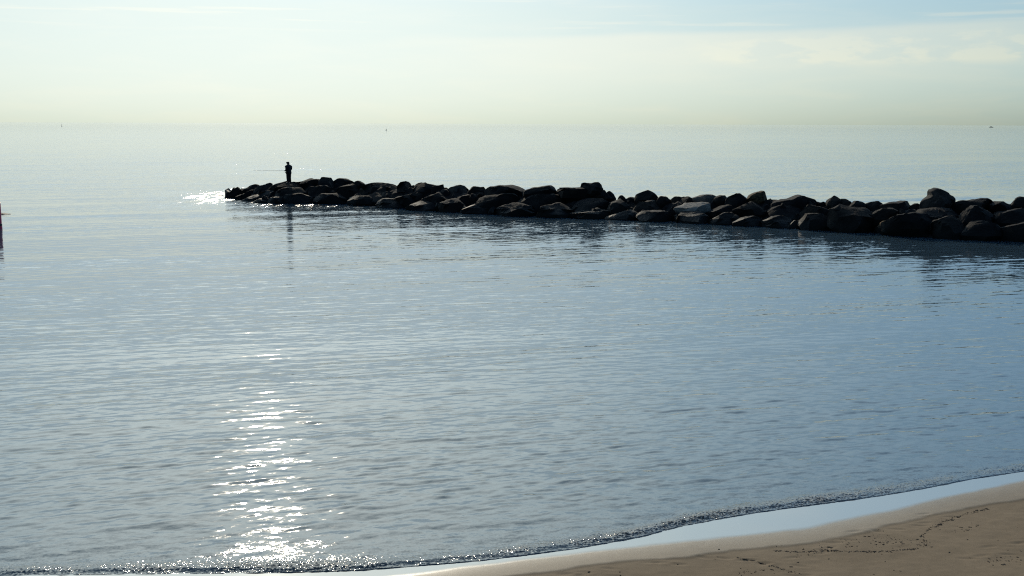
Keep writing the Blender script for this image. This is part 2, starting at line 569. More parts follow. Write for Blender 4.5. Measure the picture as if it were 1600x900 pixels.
ICO_V, ICO_F = ico(4)
ROWOFF = {'w': 0.9, 'm': 2.3, 'c': 3.9, 't': 1.6}


def boulder(row, top, ybot, label, ochre=0.0, pale=0.0, facet=None, depth=None, group='boulders of the breakwater'):
    """top = upper outline in photo pixels, left to right; the stone gets its own distance, width and thickness"""
    x0, x1 = top[0][0], top[-1][0]
    xc = 0.5 * (x0 + x1)
    Yc = front_depth(xc) + ROWOFF[row] + (0.0 if row == 'w' else random.Random(int(xc * 3)).uniform(-0.5, 0.5))
    ybot = ybot + (4 if row == 'w' else 6)
    rg = random.Random(int(xc * 7 + ybot * 13) + 1)
    if row in 'wm':         # faces of the mound overlap their neighbours, with uneven corners
        top = [(x + (x - xc) * 0.14 + rg.uniform(-1.2, 1.2), y + rg.uniform(-1.5, 1.2)) for x, y in top]
        x0, x1 = top[0][0], top[-1][0]
    wpx = x1 - x0
    yl, yr = top[0][1], top[-1][1]
    seed = int(xc * 7 + ybot * 13)
    rg = random.Random(seed)
    poly = list(top) + [(x1 + rg.uniform(-.03, .06) * wpx, yr + (ybot - yr) * rg.uniform(.35, .75)), (x1 - rg.uniform(0, .16) * wpx, ybot + 2), (x0 + rg.uniform(0, .16) * wpx, ybot + 2), (x0 - rg.uniform(-.03, .06) * wpx, yl + (ybot - yl) * rg.uniform(.35, .75))]
    jag = []
    for (ax, ay), (bx, by) in zip(poly, poly[1:] + poly[:1]):
        jag.append((ax, ay))
        ln = math.hypot(bx - ax, by - ay)
        if ln > 5:
            q, amp = rg.uniform(.3, .7), min(1.8, ln * 0.10)
            jag.append((ax + (bx - ax) * q + rg.uniform(-amp, amp), ay + (by - ay) * q + rg.uniform(-amp, amp * .5)))
    pts = np.array([tuple(at(px, py, Yc)) for px, py in jag])
    cx = 0.5 * (pts[:, 0].min() + pts[:, 0].max())
    cz = 0.55 * pts[:, 2].min() + 0.45 * pts[:, 2].max()
    a = np.arctan2(pts[:, 2] - cz, pts[:, 0] - cx)
    # polygon radius in direction th by ray casting on its edges
    th = np.arctan2(ICO_V[:, 2], ICO_V[:, 0])
    rad = np.zeros(len(th))
    px_, pz_ = pts[:, 0] - cx, pts[:, 2] - cz
    for i in range(len(px_)):
        j = (i + 1) % len(px_)
        ax, az_, bx, bz = px_[i], pz_[i], px_[j], pz_[j]
        den = np.cos(th) * (bz - az_) - np.sin(th) * (bx - ax)
        den = np.where(np.abs(den) < 1e-9, 1e-9, den)
        t = (ax * (bz - az_) - az_ * (bx - ax)) / den
        u = (ax * np.sin(th) - az_ * np.cos(th)) / den
        ok = (t > 0) & (u >= -1e-6) & (u <= 1 + 1e-6)
        rad = np.where(ok, np.maximum(rad, t), rad)
    width = pts[:, 0].max() - pts[:, 0].min()
    height = pts[:, 2].max() - pts[:, 2].min()
    dep = depth or max(0.9, min(2.6, 0.55 * width + 0.45 * height + 0.3)) * 0.62
    rho = np.sqrt(ICO_V[:, 0] ** 2 + ICO_V[:, 2] ** 2)
    full = rho ** 0.36
    x = rad * full * np.cos(th)
    z = rad * full * np.sin(th)
    y = np.sign(ICO_V[:, 1]) * np.abs(ICO_V[:, 1]) ** 0.75 * dep
    p = np.stack([x, y, z], -1)
    # broken faces: plane cuts on the near and far side
    ext = np.array([width / 2, dep, height / 2])
    for k in range(13):
        d = np.array([rg.gauss(0, 0.55), rg.choice((-1, -1, -1, 1)) * rg.uniform(0.45, 1.0), rg.gauss(0.15, 0.5)])
        d /= np.linalg.norm(d)
        sup = np.sqrt(((d * ext) ** 2).sum())
        lim = sup * rg.uniform(0.58, 0.80)
        over = np.clip(p @ d - lim, 0, None)
        # slides along the depth onto the plane: a flat broken face, outline kept
        p[:, 1] -= np.clip(over / d[1], -1.6 * dep, 1.6 * dep)
    if row in 'wmc':
        for k in range(11 if row != 'c' else 6):
            d = np.array([rg.gauss(0, 1.0), rg.gauss(-0.35, 0.8), rg.gauss(0.2, 0.8)])
            d /= np.linalg.norm(d)
            over = np.clip(p @ d - np.sqrt(((d * ext) ** 2).sum()) * (rg.uniform(0.68, 0.88) if row != 'c' else rg.uniform(0.86, 0.97)), 0, None)
            p = p - d[None, :] * over[:, None]
    if facet is not None:       # one big flat broken face, through the far upper edge
        d = np.array(facet) / np.linalg.norm(facet)
        over = np.clip((p - np.array([0, 0.55 * dep, pts[:, 2].max() - cz])) @ d, 0, None)
        p = p - d[None, :] * over[:, None]
    sc = min(width, height)
    nz = fbm(p / max(sc, .3) * 2.2 + seed % 97, seed % 1000, 4, 0.5)
    nz2 = fbm(p / max(sc, .3) * 8.0 + 5, seed % 991 + 3, 3, 0.55)
    nrm = p / (np.linalg.norm(p, axis=1, keepdims=True) + 1e-6)
    p = p + nrm * (nz * 0.032 + nz2 * 0.018)[:, None] * sc
    yaw = rg.uniform(-0.25, 0.25)
    org = np.array([cx, Yc, cz])
    base = np.array([cx, Yc, pts[:, 2].min()])
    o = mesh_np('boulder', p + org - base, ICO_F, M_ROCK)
    o.location = Vector(base.tolist())
    try:
        o.data.set_sharp_from_angle(angle=math.radians(32))
    except Exception:
        pass
    if pale:
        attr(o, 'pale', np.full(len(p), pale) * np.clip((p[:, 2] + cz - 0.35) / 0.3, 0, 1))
    if ochre:
        attr(o, 'ochre', np.full(len(p), ochre))
    tag(o, label, 'boulder', group)
    return o


B = boulder
# --- crest: the stones whose tops stand against the sea
B('t', [(340, 305.5), (344, 304), (348, 305.5)], 308, 'tiny dark rock barely awash in the glitter off the breakwater tip')
B('t', [(354, 303), (358, 299), (362, 299), (366, 292.5), (369, 294), (372, 291.5), (376, 296), (380, 296), (384, 302)], 308, 'knobbly brown rock with three bumps at the left tip of the breakwater')
B('c', [(378, 298), (390, 290.5), (399, 288), (405, 292)], 301, 'thin slab leaning upwards to the right, just behind the knobbly tip rock')
B('m', [(371, 307), (385, 300), (396, 294.5), (402, 293.5), (407, 300)], 311, 'slanting slab with a pale upper edge before the leaning thin slab')
B('c', [(399, 295), (412, 288.5), (420, 285.5), (424, 287), (430, 297)], 305, 'dark wedge shaped boulder one step left of the fishing person')
B('c', [(422, 292), (437, 285), (446, 283), (462, 284.5), (474, 283), (482, 291)], 304, 'long smooth slab that the fishing person stands on')
B('c', [(470, 284), (479, 281), (484, 279), (489, 280), (498, 279.5), (503, 286)], 292, 'jagged low boulder right behind the fishing person, on the crest')
B('c', [(497, 283), (501, 277), (508, 277), (515, 277.5), (519, 280), (523, 290)], 298, 'squared dark block highest on the left mound, right of the fishing person')
B('c', [(520, 283), (527, 279.3), (537, 279), (545, 281), (553, 283.5)], 288, 'flat thin slab on the crest beside the squared block of the left mound')
B('c', [(548, 284.5), (556, 282.8), (562, 283), (572, 288)], 293, 'small low stone at the right end of the left mound, light gap above it')
B('c', [(566, 290), (578, 286), (590, 285), (608, 287), (618, 289.5), (626, 295)], 304, 'broad low boulder just left of the knob shaped crest stone')
B('c', [(620, 292), (626, 284), (631, 282.5), (637, 284.5), (642, 289), (647, 297)], 305, 'knob shaped boulder sticking up from the crest, right of the left mound')
B('c', [(645, 293), (650, 288), (657, 285.5), (668, 287), (682, 290)], 302, 'rounded boulder on the crest immediately right of the knob shaped stone')
B('c', [(675, 293), (678, 289), (685, 288), (693, 287.8), (695.5, 296)], 303, 'square shouldered block left of the deepest narrow notch in the crest')
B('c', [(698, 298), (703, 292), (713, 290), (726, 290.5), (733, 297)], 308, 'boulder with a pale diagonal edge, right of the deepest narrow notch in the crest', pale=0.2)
B('c', [(730, 297), (737, 292.3), (747, 291.5), (756, 291.7), (759, 297)], 305, 'small flat topped stone between two wider crest boulders left of the long low slab')
B('c', [(757, 298), (763, 291.5), (780, 289.5), (795, 289.3), (808, 291), (823, 294.5)], 305, 'longest low slab of the crest, gently arched top')
B('c', [(818, 297), (835, 293.3), (852, 290.7), (862, 290), (870, 296)], 305, 'lumpy crest boulder between the longest low slab and the level ledge')
B('c', [(864, 296), (876, 292.5), (910, 293.3), (940, 294), (950, 303)], 313, 'wide level ledge of rock carrying the flat topped block')
B('c', [(907, 295), (909, 286.7), (922, 286.3), (936, 285.4), (940, 289), (942.5, 295)], 299, 'flat topped square block perched on the level ledge, middle of the breakwater')
B('c', [(938, 296), (944, 296), (950, 303), (956, 310)], 314, 'sloping shoulder of stone falling away right of the flat topped block')
B('c', [(946, 304), (950, 298.6), (953, 298.5), (958, 303), (963, 310)], 313, 'small steep stone below and right of the flat topped block')
B('c', [(964, 310), (969, 305.2), (972, 305), (978, 311)], 315, 'smallest rounded nub in the dip between the square block and the dome')
B('c', [(973, 312), (983, 308.5), (992, 308.5), (999, 312)], 319, 'low dark stone at the left foot of the dome shaped boulder')
B('c', [(992.5, 307), (994, 302), (1003, 297), (1010, 295), (1017, 298.5), (1025, 304), (1030, 311)], 316, 'dome shaped boulder standing alone above the crest, right of the dip')
B('c', [(1027, 312), (1033, 306.7), (1043, 308), (1048, 314)], 319, 'small boulder at the right foot of the dome')
B('c', [(1041, 318), (1047, 308.5), (1056, 307.5), (1066, 309), (1074, 316)], 323, 'brownish flat faced boulder up and left of the sunlit slab')
B('c', [(1062, 312), (1068, 308), (1075, 307.3), (1080, 309), (1086, 315)], 320, 'low dark crest stone directly above the sunlit slab')
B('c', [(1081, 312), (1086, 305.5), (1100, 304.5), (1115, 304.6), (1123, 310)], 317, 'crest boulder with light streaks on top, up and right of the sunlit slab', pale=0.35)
B('c', [(1115, 312), (1122, 306.5), (1130, 305.6), (1137, 306), (1142, 313)], 323, 'dark boulder filling the crest between the streaked stone and the round hump')
B('c', [(1134, 314), (1140, 304), (1145, 301.7), (1155, 302), (1162, 306), (1167, 314)], 323, 'round hump on the crest left of the double peaked stone')
B('c', [(1166, 312), (1172, 305), (1181, 301), (1186, 300.5), (1191, 298.2), (1195, 300), (1198, 307), (1200, 314)], 318, 'double peaked brown stone tilted up to the right, on the crest', ochre=0.3)
B('c', [(1190, 314), (1200, 311.5), (1209, 318)], 328, 'narrow dark stone dropping right from the double peaked stone')
B('c', [(1204, 319), (1220, 314), (1235, 311.3), (1250, 304.7), (1254, 305.5), (1264, 309), (1275, 311.5), (1281, 319)], 331, 'wide roof shaped boulder with a low ridge, right of the double peaked stone')
B('c', [(1275, 318), (1285, 314.5), (1296, 318)], 324, 'low stone in the saddle between the roof shaped boulder and the rounded pair')
B('c', [(1291, 319), (1298, 309.5), (1303, 306.6), (1310, 307), (1315, 312), (1317, 320)], 323, 'left and taller stone of the rounded pair on the crest')
B('c', [(1311, 315), (1316, 310.3), (1323, 310.3), (1329, 315), (1334, 321)], 325, 'right and lower stone of the rounded pair on the crest')
B('c', [(1328, 319), (1334, 315), (1341, 313.5), (1348, 316), (1357, 322)], 327, 'low humped stone right of the rounded pair')
B('c', [(1350, 321), (1363, 314.7), (1375, 313.7), (1379, 318), (1383, 327)], 333, 'boulder with a cut off right end behind the biggest waterline dome')
B('c', [(1376, 323), (1390, 317.5), (1405, 314.8), (1420, 314), (1426, 317), (1431, 326)], 335, 'broad smooth slab left of the tallest boulder')
B('c', [(1422, 321), (1432, 317.3), (1438, 320), (1448, 327)], 335, 'small wedge at the left foot of the tallest boulder')
B('c', [(1439, 320), (1443, 314), (1450, 309.5), (1454, 306.5), (1453.5, 300), (1457, 296), (1461, 294.6), (1470, 297), (1480, 301), (1488, 305.5), (1490, 313), (1493, 322)], 326, 'tallest boulder of the breakwater, olive, with a blunt horn at its upper left', pale=0.10)
B('c', [(1488, 321), (1494, 315), (1515, 313.5), (1530, 309.5), (1540, 309), (1547, 313), (1553, 320)], 328, 'long boulder rising to the right beside the tallest boulder')
B('c', [(1546, 320), (1556, 315), (1562, 313.4), (1572, 317), (1585, 321)], 328, 'low pointed stone between the long rising boulder and the frame edge block')
B('c', [(1581, 319), (1584, 312), (1592, 308), (1600, 307), (1612, 308), (1620, 318)], 328, 'high dark block cut by the right edge of the picture, on the crest')
# --- face of the mound: middle rows
B('m', [(404, 305), (414, 299.5), (424, 297), (433, 298), (440, 306)], 316, 'boulder speckled with small bright wet patches, below left of the fishing person', pale=0.3)
B('m', [(432, 302), (450, 294), (468, 294), (484, 303)], 312, 'dark sloping boulder directly below the fishing person')
B('m', [(474, 302), (487, 291), (510, 290), (527, 299)], 313, 'black boulder below the squared block of the left mound')
B('m', [(518, 301), (538, 290.5), (558, 289), (577, 299)], 315, 'large black boulder below the right end of the left mound')
B('m', [(566, 309), (585, 301), (606, 300), (628, 309)], 320, 'black boulder in the face below the broad low crest boulder')
B('m', [(618, 311), (635, 303), (655, 301.5), (670, 312)], 322, 'black boulder in the face below the knob shaped crest stone')
B('m', [(642, 304), (650, 299), (658, 298), (668, 306)], 314, 'small stone with a light scar, lower right of the knob shaped crest stone')
B('m', [(662, 309), (676, 302), (695, 300.5), (707, 311)], 322, 'dark boulder with a curved pale edge below the square shouldered block')
B('m', [(699, 313), (715, 306), (733, 304.5), (750, 313)], 326, 'boulder in the face below the stone with the pale diagonal edge')
B('m', [(738, 316), (755, 309), (775, 304), (798, 303.5), (808, 315)], 329, 'boulder with a bright slanting ridge below the longest low slab')
B('m', [(798, 318), (820, 307), (850, 303.5), (878, 306), (892, 318)], 336, 'widest black boulder in the face, left of the level ledge')
B('m', [(888, 326), (905, 316), (925, 311), (945, 313), (957, 326)], 338, 'big black boulder in the face under the flat topped block')
B('m', [(948, 328), (957, 318), (970, 312), (985, 315), (992, 330)], 342, 'round boulder in the dip, rubbed pale on its left edge')
B('m', [(984, 330), (1000, 316), (1020, 313.5), (1040, 318), (1050, 331)], 345, 'broad dark boulder in the face under the dome')
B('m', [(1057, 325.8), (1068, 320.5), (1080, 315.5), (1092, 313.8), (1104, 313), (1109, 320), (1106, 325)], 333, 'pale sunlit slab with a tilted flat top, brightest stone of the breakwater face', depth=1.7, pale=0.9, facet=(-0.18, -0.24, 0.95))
B('m', [(1104, 330), (1120, 322), (1138, 319.5), (1150, 327), (1156, 338)], 346, 'dark boulder just right of the sunlit slab')
B('m', [(1147, 325), (1152, 317.5), (1162, 314), (1180, 312.8), (1192, 314.5), (1199, 321), (1202, 332)], 342, 'round bluish grey boulder below the double peaked stone')
B('m', [(1203, 333), (1215, 324), (1232, 321), (1250, 326), (1258, 340)], 350, 'dark boulder in the face below the roof shaped boulder')
B('m', [(1248, 328), (1262, 319), (1285, 318), (1302, 326)], 340, 'boulder crossed by thin bright streaks, left of the biggest waterline dome')
B('m', [(1360, 334), (1372, 328), (1388, 325), (1400, 331)], 348, 'dark stone wedged right of the biggest waterline dome')
B('m', [(1428, 338), (1446, 328), (1470, 326), (1495, 328), (1504, 340)], 352, 'wide purplish boulder in the face under the tallest boulder')
B('m', [(1494, 345), (1500, 329), (1510, 322), (1530, 320), (1546, 325), (1553, 342)], 362, 'large rounded boulder with pale scratches, right of the tallest boulder')
B('m', [(1548, 345), (1553, 335), (1563, 327), (1580, 322), (1600, 320), (1620, 328)], 362, 'large bluish boulder with slanting scratches at the right edge of the picture')
# --- waterline
B('w', [(379, 313), (390, 308.5), (400, 305.5), (407, 305.5), (416, 312)], 318, 'low slanting slab in the water nearest the bright glitter at the tip')
B('w', [(398, 316), (410, 310.5), (420, 309.5), (431, 316)], 320, 'low black slab in the water with light streaks, second from the glitter')
B('w', [(416, 314), (427, 308), (440, 307), (452, 314)], 320, 'small black waterline rock below the speckled boulder')
B('w', [(436, 312), (450, 304), (470, 303), (494, 312)], 320, 'black waterline boulder straight below the fishing person, glitter at its foot')
B('w', [(484, 312), (505, 302.5), (525, 303), (548, 313)], 320, 'black waterline boulder below the squared block, glitter at its foot')
B('w', [(538, 312), (553, 304), (572, 304), (594, 315)], 323, 'black waterline boulder where the bright glitter along the foot ends')
B('w', [(583, 318), (600, 311), (625, 311), (648, 320)], 327, 'black waterline boulder left below the knob shaped crest stone')
B('w', [(638, 322), (655, 314), (675, 312), (699, 322)], 330, 'black waterline boulder right below the knob shaped crest stone')
B('w', [(684, 320), (698, 312), (712, 311), (729, 323)], 333, 'steep waterline boulder with an arched pale edge, left of the small white foam fleck')
B('w', [(716, 326), (735, 319), (760, 318), (789, 327)], 336, 'low waterline boulder behind the small white foam fleck')
B('w', [(778, 327), (795, 317), (818, 318), (846, 328)], 339, 'waterline boulder below the longest low slab')
B('w', [(836, 330), (858, 321), (884, 320), (906, 331)], 341, 'waterline boulder below the lumpy crest boulder and the ledge')
B('w', [(894, 335), (915, 327), (940, 326), (960, 336)], 344, 'waterline boulder below the flat topped block')
B('w', [(948, 338), (965, 329), (985, 328), (1004, 338)], 347, 'waterline boulder below the smallest rounded nub in the dip')
B('w', [(992, 339), (1012, 329), (1036, 328), (1060, 339)], 349, 'waterline boulder below the dome')
B('w', [(1056, 340), (1060, 331), (1078, 329), (1104, 328), (1116, 339)], 351, 'square cut waterline boulder in the shadow under the sunlit slab')
B('w', [(1104, 343), (1122, 334), (1142, 333), (1160, 343)], 354, 'waterline boulder right of the square cut one, left of the round bluish boulder')
B('w', [(1146, 346), (1160, 339), (1178, 337), (1196, 346)], 357, 'low waterline boulder below the round bluish boulder')
B('w', [(1186, 351), (1196, 345), (1207, 337.5), (1215, 336), (1230, 340), (1244, 352)], 359, 'waterline boulder with a bright diagonal edge, left of two bright flecks')
B('w', [(1228, 352), (1236, 345), (1247, 344), (1258, 352)], 360, 'small waterline stone between the bright edged boulder and the bright cornered one')
B('w', [(1247, 353), (1253, 341), (1260, 335.5), (1275, 334), (1295, 335), (1304, 346)], 361, 'waterline boulder with a bright upper left corner, left of the biggest dome')
B('w', [(1294, 350), (1297, 338), (1304, 327), (1318, 320.5), (1340, 322), (1360, 328), (1369, 336), (1374, 350)], 366, 'biggest waterline dome, smooth and nearly black, casting the widest reflection')
B('w', [(1370, 353), (1385, 347.5), (1400, 342), (1412, 342.5), (1424, 350)], 368, 'waterline slab with an ochre brown top edge', ochre=0.9)
B('w', [(1384, 348), (1400, 335), (1415, 329), (1432, 331), (1452, 335), (1466, 350)], 371, 'sloping bluish boulder rising behind the ochre edged slab')
B('w', [(1452, 354), (1464, 343), (1482, 338), (1497, 340), (1508, 355)], 377, 'dark waterline boulder below the tallest boulder')
B('w', [(1500, 358), (1512, 348), (1532, 345), (1550, 349), (1562, 360)], 379, 'brownish waterline boulder below the scratched rounded boulder')
B('w', [(1556, 360), (1568, 349), (1586, 344), (1604, 346), (1622, 360)], 381, 'last waterline boulder on the right, cut by the picture edge')

for k in range(60):          # small broken stones wedged between the big ones
    q = RNG.uniform(395, 1590)
    yt = float(np.interp(q, [395, 450, 560, 800, 960, 1200, 1600], [302, 300, 302, 308, 318, 326, 334]))
    yb = float(np.interp(q, PXF, [p_[1] for p_ in WATERLINE]))
    y_ = yt + (yb - yt) * RNG.uniform(0.05, 0.95)
    ws = RNG.uniform(7, 15) * np.interp(q, [400, 1600], [0.8, 1.3])
    hs = ws * RNG.uniform(0.5, 0.8)
    B('m' if y_ < yb - 12 else 'w', [(q - ws / 2, y_), (q - ws * RNG.uniform(.05, .3), y_ - hs), (q + ws * RNG.uniform(.0, .3), y_ - hs * RNG.uniform(.7, 1.1)), (q + ws / 2, y_)],
      y_ + hs * .5, 'small dark broken stone wedged between larger boulders of the breakwater', group='small stones wedged in the breakwater')

# heap of small rubble under and between the boulders
def build_core():
    n, k = 260, 24
    px = np.linspace(352, 1690, n)
    V = []
    for i, q in enumerate(px):
        Y0 = front_depth(q)
        x0 = on_plane(q, 300).x / on_plane(q, 300).y
        hmax = float(np.interp(q, [352, 400, 450, 520, 700, 950, 1300, 1690], [0.2, 0.8, 1.15, 1.35, 1.4, 0.95, 1.35, 1.5]))
        for j in range(k):
            u = j / (k - 1)
            Y = Y0 + 0.9 + u * 6.6
            z = -0.6 + (hmax + 0.6) * math.sin(math.pi * min(1, u * 1.0)) ** 0.8
            V.append((x0 * Y, Y, z))
    V = np.array(V)
    V[:, 2] += 0.34 * fbm(V * 1.9, 3, 3)
    V[:, 1] += 0.25 * fbm(V * 2.1 + 9, 5, 2)
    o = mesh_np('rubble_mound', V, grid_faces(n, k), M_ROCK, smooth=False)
    tag(o, kind='structure')


build_core()


# ------------------------------------------------------------------ skinned figures
def skin(name, joints, edges, mat, parent=None, sub=2, root=0):
    """joints: (x, y, z, radius) or (x, y, z, rx, ry)"""
    me = bpy.data.meshes.new(name)
    me.from_pydata([j[:3] for j in joints], edges, [])
    o = bpy.data.objects.new(name, me)
    COL.objects.link(o)
    sm = o.modifiers.new('skin', 'SKIN')
    sm.use_smooth_shade = True
    for i, j in enumerate(joints):
        sv = me.skin_vertices[0].data[i]
        sv.radius = (j[3], j[4] if len(j) > 4 else j[3])
        sv.use_root = (i == root)
    sb = o.modifiers.new('sub', 'SUBSURF')
    sb.levels = sb.render_levels = sub
    dg = bpy.context.evaluated_depsgraph_get()
    ev = o.evaluated_get(dg)
    m2 = bpy.data.meshes.new_from_object(ev, depsgraph=dg)
    m2.name = name
    o.modifiers.clear()
    o.data = m2
    m2.materials.clear()
    m2.materials.append(mat)
    m2.polygons.foreach_set('use_smooth', np.full(len(m2.polygons), True))
    if parent:
        o.parent = parent
    return o


def chain(js, base=0):
    return [(base + i, base + i + 1) for i in range(len(js) - 1)]


def lathe(name, prof, mat, parent=None, seg=16, axis=None):
    V, Fc = [], []
    for (r, z) in prof:
        for k in range(seg):
            a = 2 * math.pi * k / seg
            V.append((r * math.cos(a), r * math.sin(a), z))
    n = len(prof)
    for i in range(n - 1):
        for k in range(seg):
            k2 = (k + 1) % seg
            Fc.append([i * seg + k, i * seg + k2, (i + 1) * seg + k2, (i + 1) * seg + k])
    Fc.append(list(range(seg))[::-1])
    Fc.append([(n - 1) * seg + k for k in range(seg)])
    o = mesh_np(name, V, Fc, mat, parent=parent)
    try:
        o.data.set_sharp_from_angle(angle=math.radians(35))
    except Exception:
        pass
    return o


M_SKIN = plain('skin_tone', (0.16, 0.095, 0.065), 0.6, 0.3)
M_JACKET = plain('dark_jacket_cloth', (0.022, 0.024, 0.028), 0.85, 0.2)
M_TROUSER = plain('dark_trouser_cloth', (0.030, 0.022, 0.022), 0.9, 0.2)
M_CAP = plain('black_cap_cloth', (0.018, 0.018, 0.020), 0.9, 0.2)
M_BOOT = plain('boot_rubber', (0.02, 0.02, 0.02), 0.5)
M_HAIR = plain('dark_hair', (0.02, 0.016, 0.012), 0.6)


def build_fisherman():
    foot = at(451.5, 286.5, front_depth(451) + 3.3)
    hgt = 1.80
    e = bpy.data.objects.new('person', None)
    COL.objects.link(e)
    e.location = foot
    tag(e, 'person in dark cap, jacket and trousers standing on the breakwater tip holding a rod', 'person')
    # local frame: +X is the way the person faces
    e.rotation_euler = (0, 0, math.radians(148))
    e.scale = (1.04, 1.04, 1.0)
    J = [(0, 0, 0.98, .15, .17), (0.02, 0, 1.15, .145, .165), (0.03, 0, 1.32, .155, .20), (0.02, 0, 1.46, .10, .16), (0.03, 0, 1.53, .062), (0.055, 0, 1.60, .075, .078),
         (0.075, 0, 1.68, .098, .082), (0.065, 0, 1.745, .075, .070)]
    E = chain(J)
    for s in (1, -1):
        b0 = len(J)
        J += [(0.0, s * 0.10, 0.90, .105), (0.015, s * 0.115, 0.52, .070), (-0.03, s * 0.125, 0.10, .045), (0.03, s * 0.13, 0.05, .045), (0.16, s * 0.145, 0.035, .035)]
        E += [(0, b0)] + chain(J[b0:], b0)
        b1 = len(J)
        if s > 0:
            J += [(0.02, 0.20, 1.43, .070), (-0.04, 0.29, 1.17, .052), (0.20, 0.16, 1.03, .038), (0.27, 0.11, 1.03, .034)]
        else:
            J += [(0.02, -0.20, 1.43, .070), (-0.02, -0.29, 1.17, .052), (0.22, -0.16, 1.08, .038), (0.36, -0.02, 1.07, .034)]
        E += [(3, b1)] + chain(J[b1:], b1)
        # fingers curled round the rod, thumb on the other side
        hx, hy, hz = J[-1][:3]
        for k in range(4):
            f0 = len(J)
            ox = -0.03 + 0.022 * k
            L = (0.85, 1.0, 0.95, 0.75)[k]
            J += [(hx + ox + .02, hy - s * .03 * L, hz - .028, .010), (hx + ox + .03, hy - s * .045 * L, hz + .005, .009), (hx + ox + .025, hy - s * .02 * L, hz + .025, .008)]
            E += [(f0 - 1 if k == 0 else hand, f0)] + chain(J[f0:], f0)
            if k == 0:
                hand = f0 - 1
        f0 = len(J)
        J += [(hx + .0, hy + s * .005, hz + .04, .011), (hx + .04, hy - s * .01, hz + .038, .009)]
        E += [(hand, f0)] + chain(J[f0:], f0)
    skin('body', J, E, M_SKIN, e, 2)
    # clothing over the body
    K = [(0, 0, 0.76, .23, .25), (0.0, 0, 0.96, .22, .25), (0.02, 0, 1.15, .215, .245), (0.025, 0, 1.33, .22, .285), (0.02, 0, 1.47, .17, .23), (0.03, 0, 1.56, .115), (0.04, 0, 1.61, .10)]
    Ee = chain(K)
    for s in (1, -1):
        b1 = len(K)
        if s > 0:
            K += [(0.02, 0.235, 1.42, .105), (-0.045, 0.315, 1.17, .088), (0.19, 0.165, 1.035, .066)]
        else:
            K += [(0.02, -0.235, 1.42, .105), (-0.025, -0.325, 1.17, .088), (0.21, -0.165, 1.085, .066)]
        Ee += [(4, b1)] + chain(K[b1:], b1)
    skin('jacket', K, Ee, M_JACKET, e, 2)
    T = [(0, 0, 0.95, .18, .20)]
    Te = []
    for s in (1, -1):
        b0 = len(T)
        T += [(0.0, s * 0.10, 0.84, .145), (0.015, s * 0.112, 0.50, .118), (-0.02, s * 0.122, 0.14, .098), (-0.02, s * 0.122, 0.08, .095)]
        Te += [(0, b0)] + chain(T[b0:], b0)
    skin('trousers', T, Te, M_TROUSER, e, 2)
    for s in (1, -1):
        skin('boot', [(-0.04, s * .125, 0.13, .062), (-0.03, s * .128, 0.06, .062), (0.06, s * .135, 0.045, .055), (0.17, s * .145, 0.04, .045)],
             [(0, 1), (1, 2), (2, 3)], M_BOOT, e, 2)
    skin('hair', [(0.025, 0, 1.60, .10, .10), (0.02, 0, 1.67, .115, .11), (0.045, 0, 1.73, .11, .10)], [(0, 1), (1, 2)], M_HAIR, e, 2)
    cap = skin('cap', [(0.055, 0, 1.715, .135, .125), (0.050, 0, 1.765, .125, .115), (0.05, 0, 1.81, .08)], [(0, 1), (1, 2)], M_CAP, e, 2)
    skin('cap_brim', [(0.14, 0, 1.725, .012, .085), (0.20, 0, 1.715, .011, .08), (0.25, 0, 1.705, .009, .06)], [(0, 1), (1, 2)], M_CAP, cap, 2)
    face = [('nose', [(0.165, 0, 1.685, .014), (0.185, 0, 1.66, .018)]), ('mouth', [(0.160, -.022, 1.622, .006), (0.166, 0, 1.622, .007), (0.160, .022, 1.622, .006)])]
    for s in (1, -1):
        face.append(('ear', [(0.06, s * .088, 1.69, .012, .022), (0.06, s * .092, 1.65, .010, .016)]))
        face.append(('eye', [(0.158, s * .033, 1.692, .010), (0.158, s * .040, 1.692, .009)]))
    for nm, js in face:
        skin(nm, js, chain(js), M_HAIR if nm == 'eye' else M_SKIN, e, 1)

    # fishing rod: held in the hands, reaches out level over the water
    bpy.context.view_layer.update()
    mw = e.matrix_world
    butt = mw @ Vector((0.10, 0.12, 1.02))
    grip = mw @ Vector((0.33, 0.05, 1.05))
    tip = at(396, 266.6, foot.y + 2.3)
    ax = (tip - grip).normalized()
    butt = grip - ax * 0.35
    L = (tip - butt).length
    rod = bpy.data.objects.new('fishing_rod', None)
    COL.objects.link(rod)
    rod.location = butt
    rod.rotation_euler = ax.to_track_quat('Z', 'Y').to_euler()
    tag(rod, 'thin dark fishing rod held level by the person on the breakwater', 'fishing rod')
    lathe('rod_blank', [(0.014, 0), (0.014, 0.6), (0.012, 1.2), (0.010, L * 0.6), (0.007, L)], plain('rod_blank', (0.02, 0.02, 0.022), 0.4), rod, 10)
    lathe('grip', [(0.015, -0.02), (0.017, 0.0), (0.017, 0.28), (0.014, 0.30)], plain('cork_grip', (0.12, 0.08, 0.05), 0.8), rod, 12)
    reel = lathe('reel', [(0.022, -0.035), (0.036, -0.03), (0.028, -0.02), (0.028, 0.02), (0.036, 0.03), (0.022, 0.035)], plain('reel_metal', (0.05, 0.05, 0.055), 0.35), rod, 14)
    reel.location = (0.05, 0, 0.38)
    reel.rotation_euler = (0, math.pi / 2, 0)
    lathe('reel_handle', [(0.004, 0.0), (0.004, 0.06), (0.009, 0.062), (0.009, 0.085)], plain('reel_handle_metal', (0.05, 0.05, 0.05), 0.4), reel, 8)


build_fisherman()

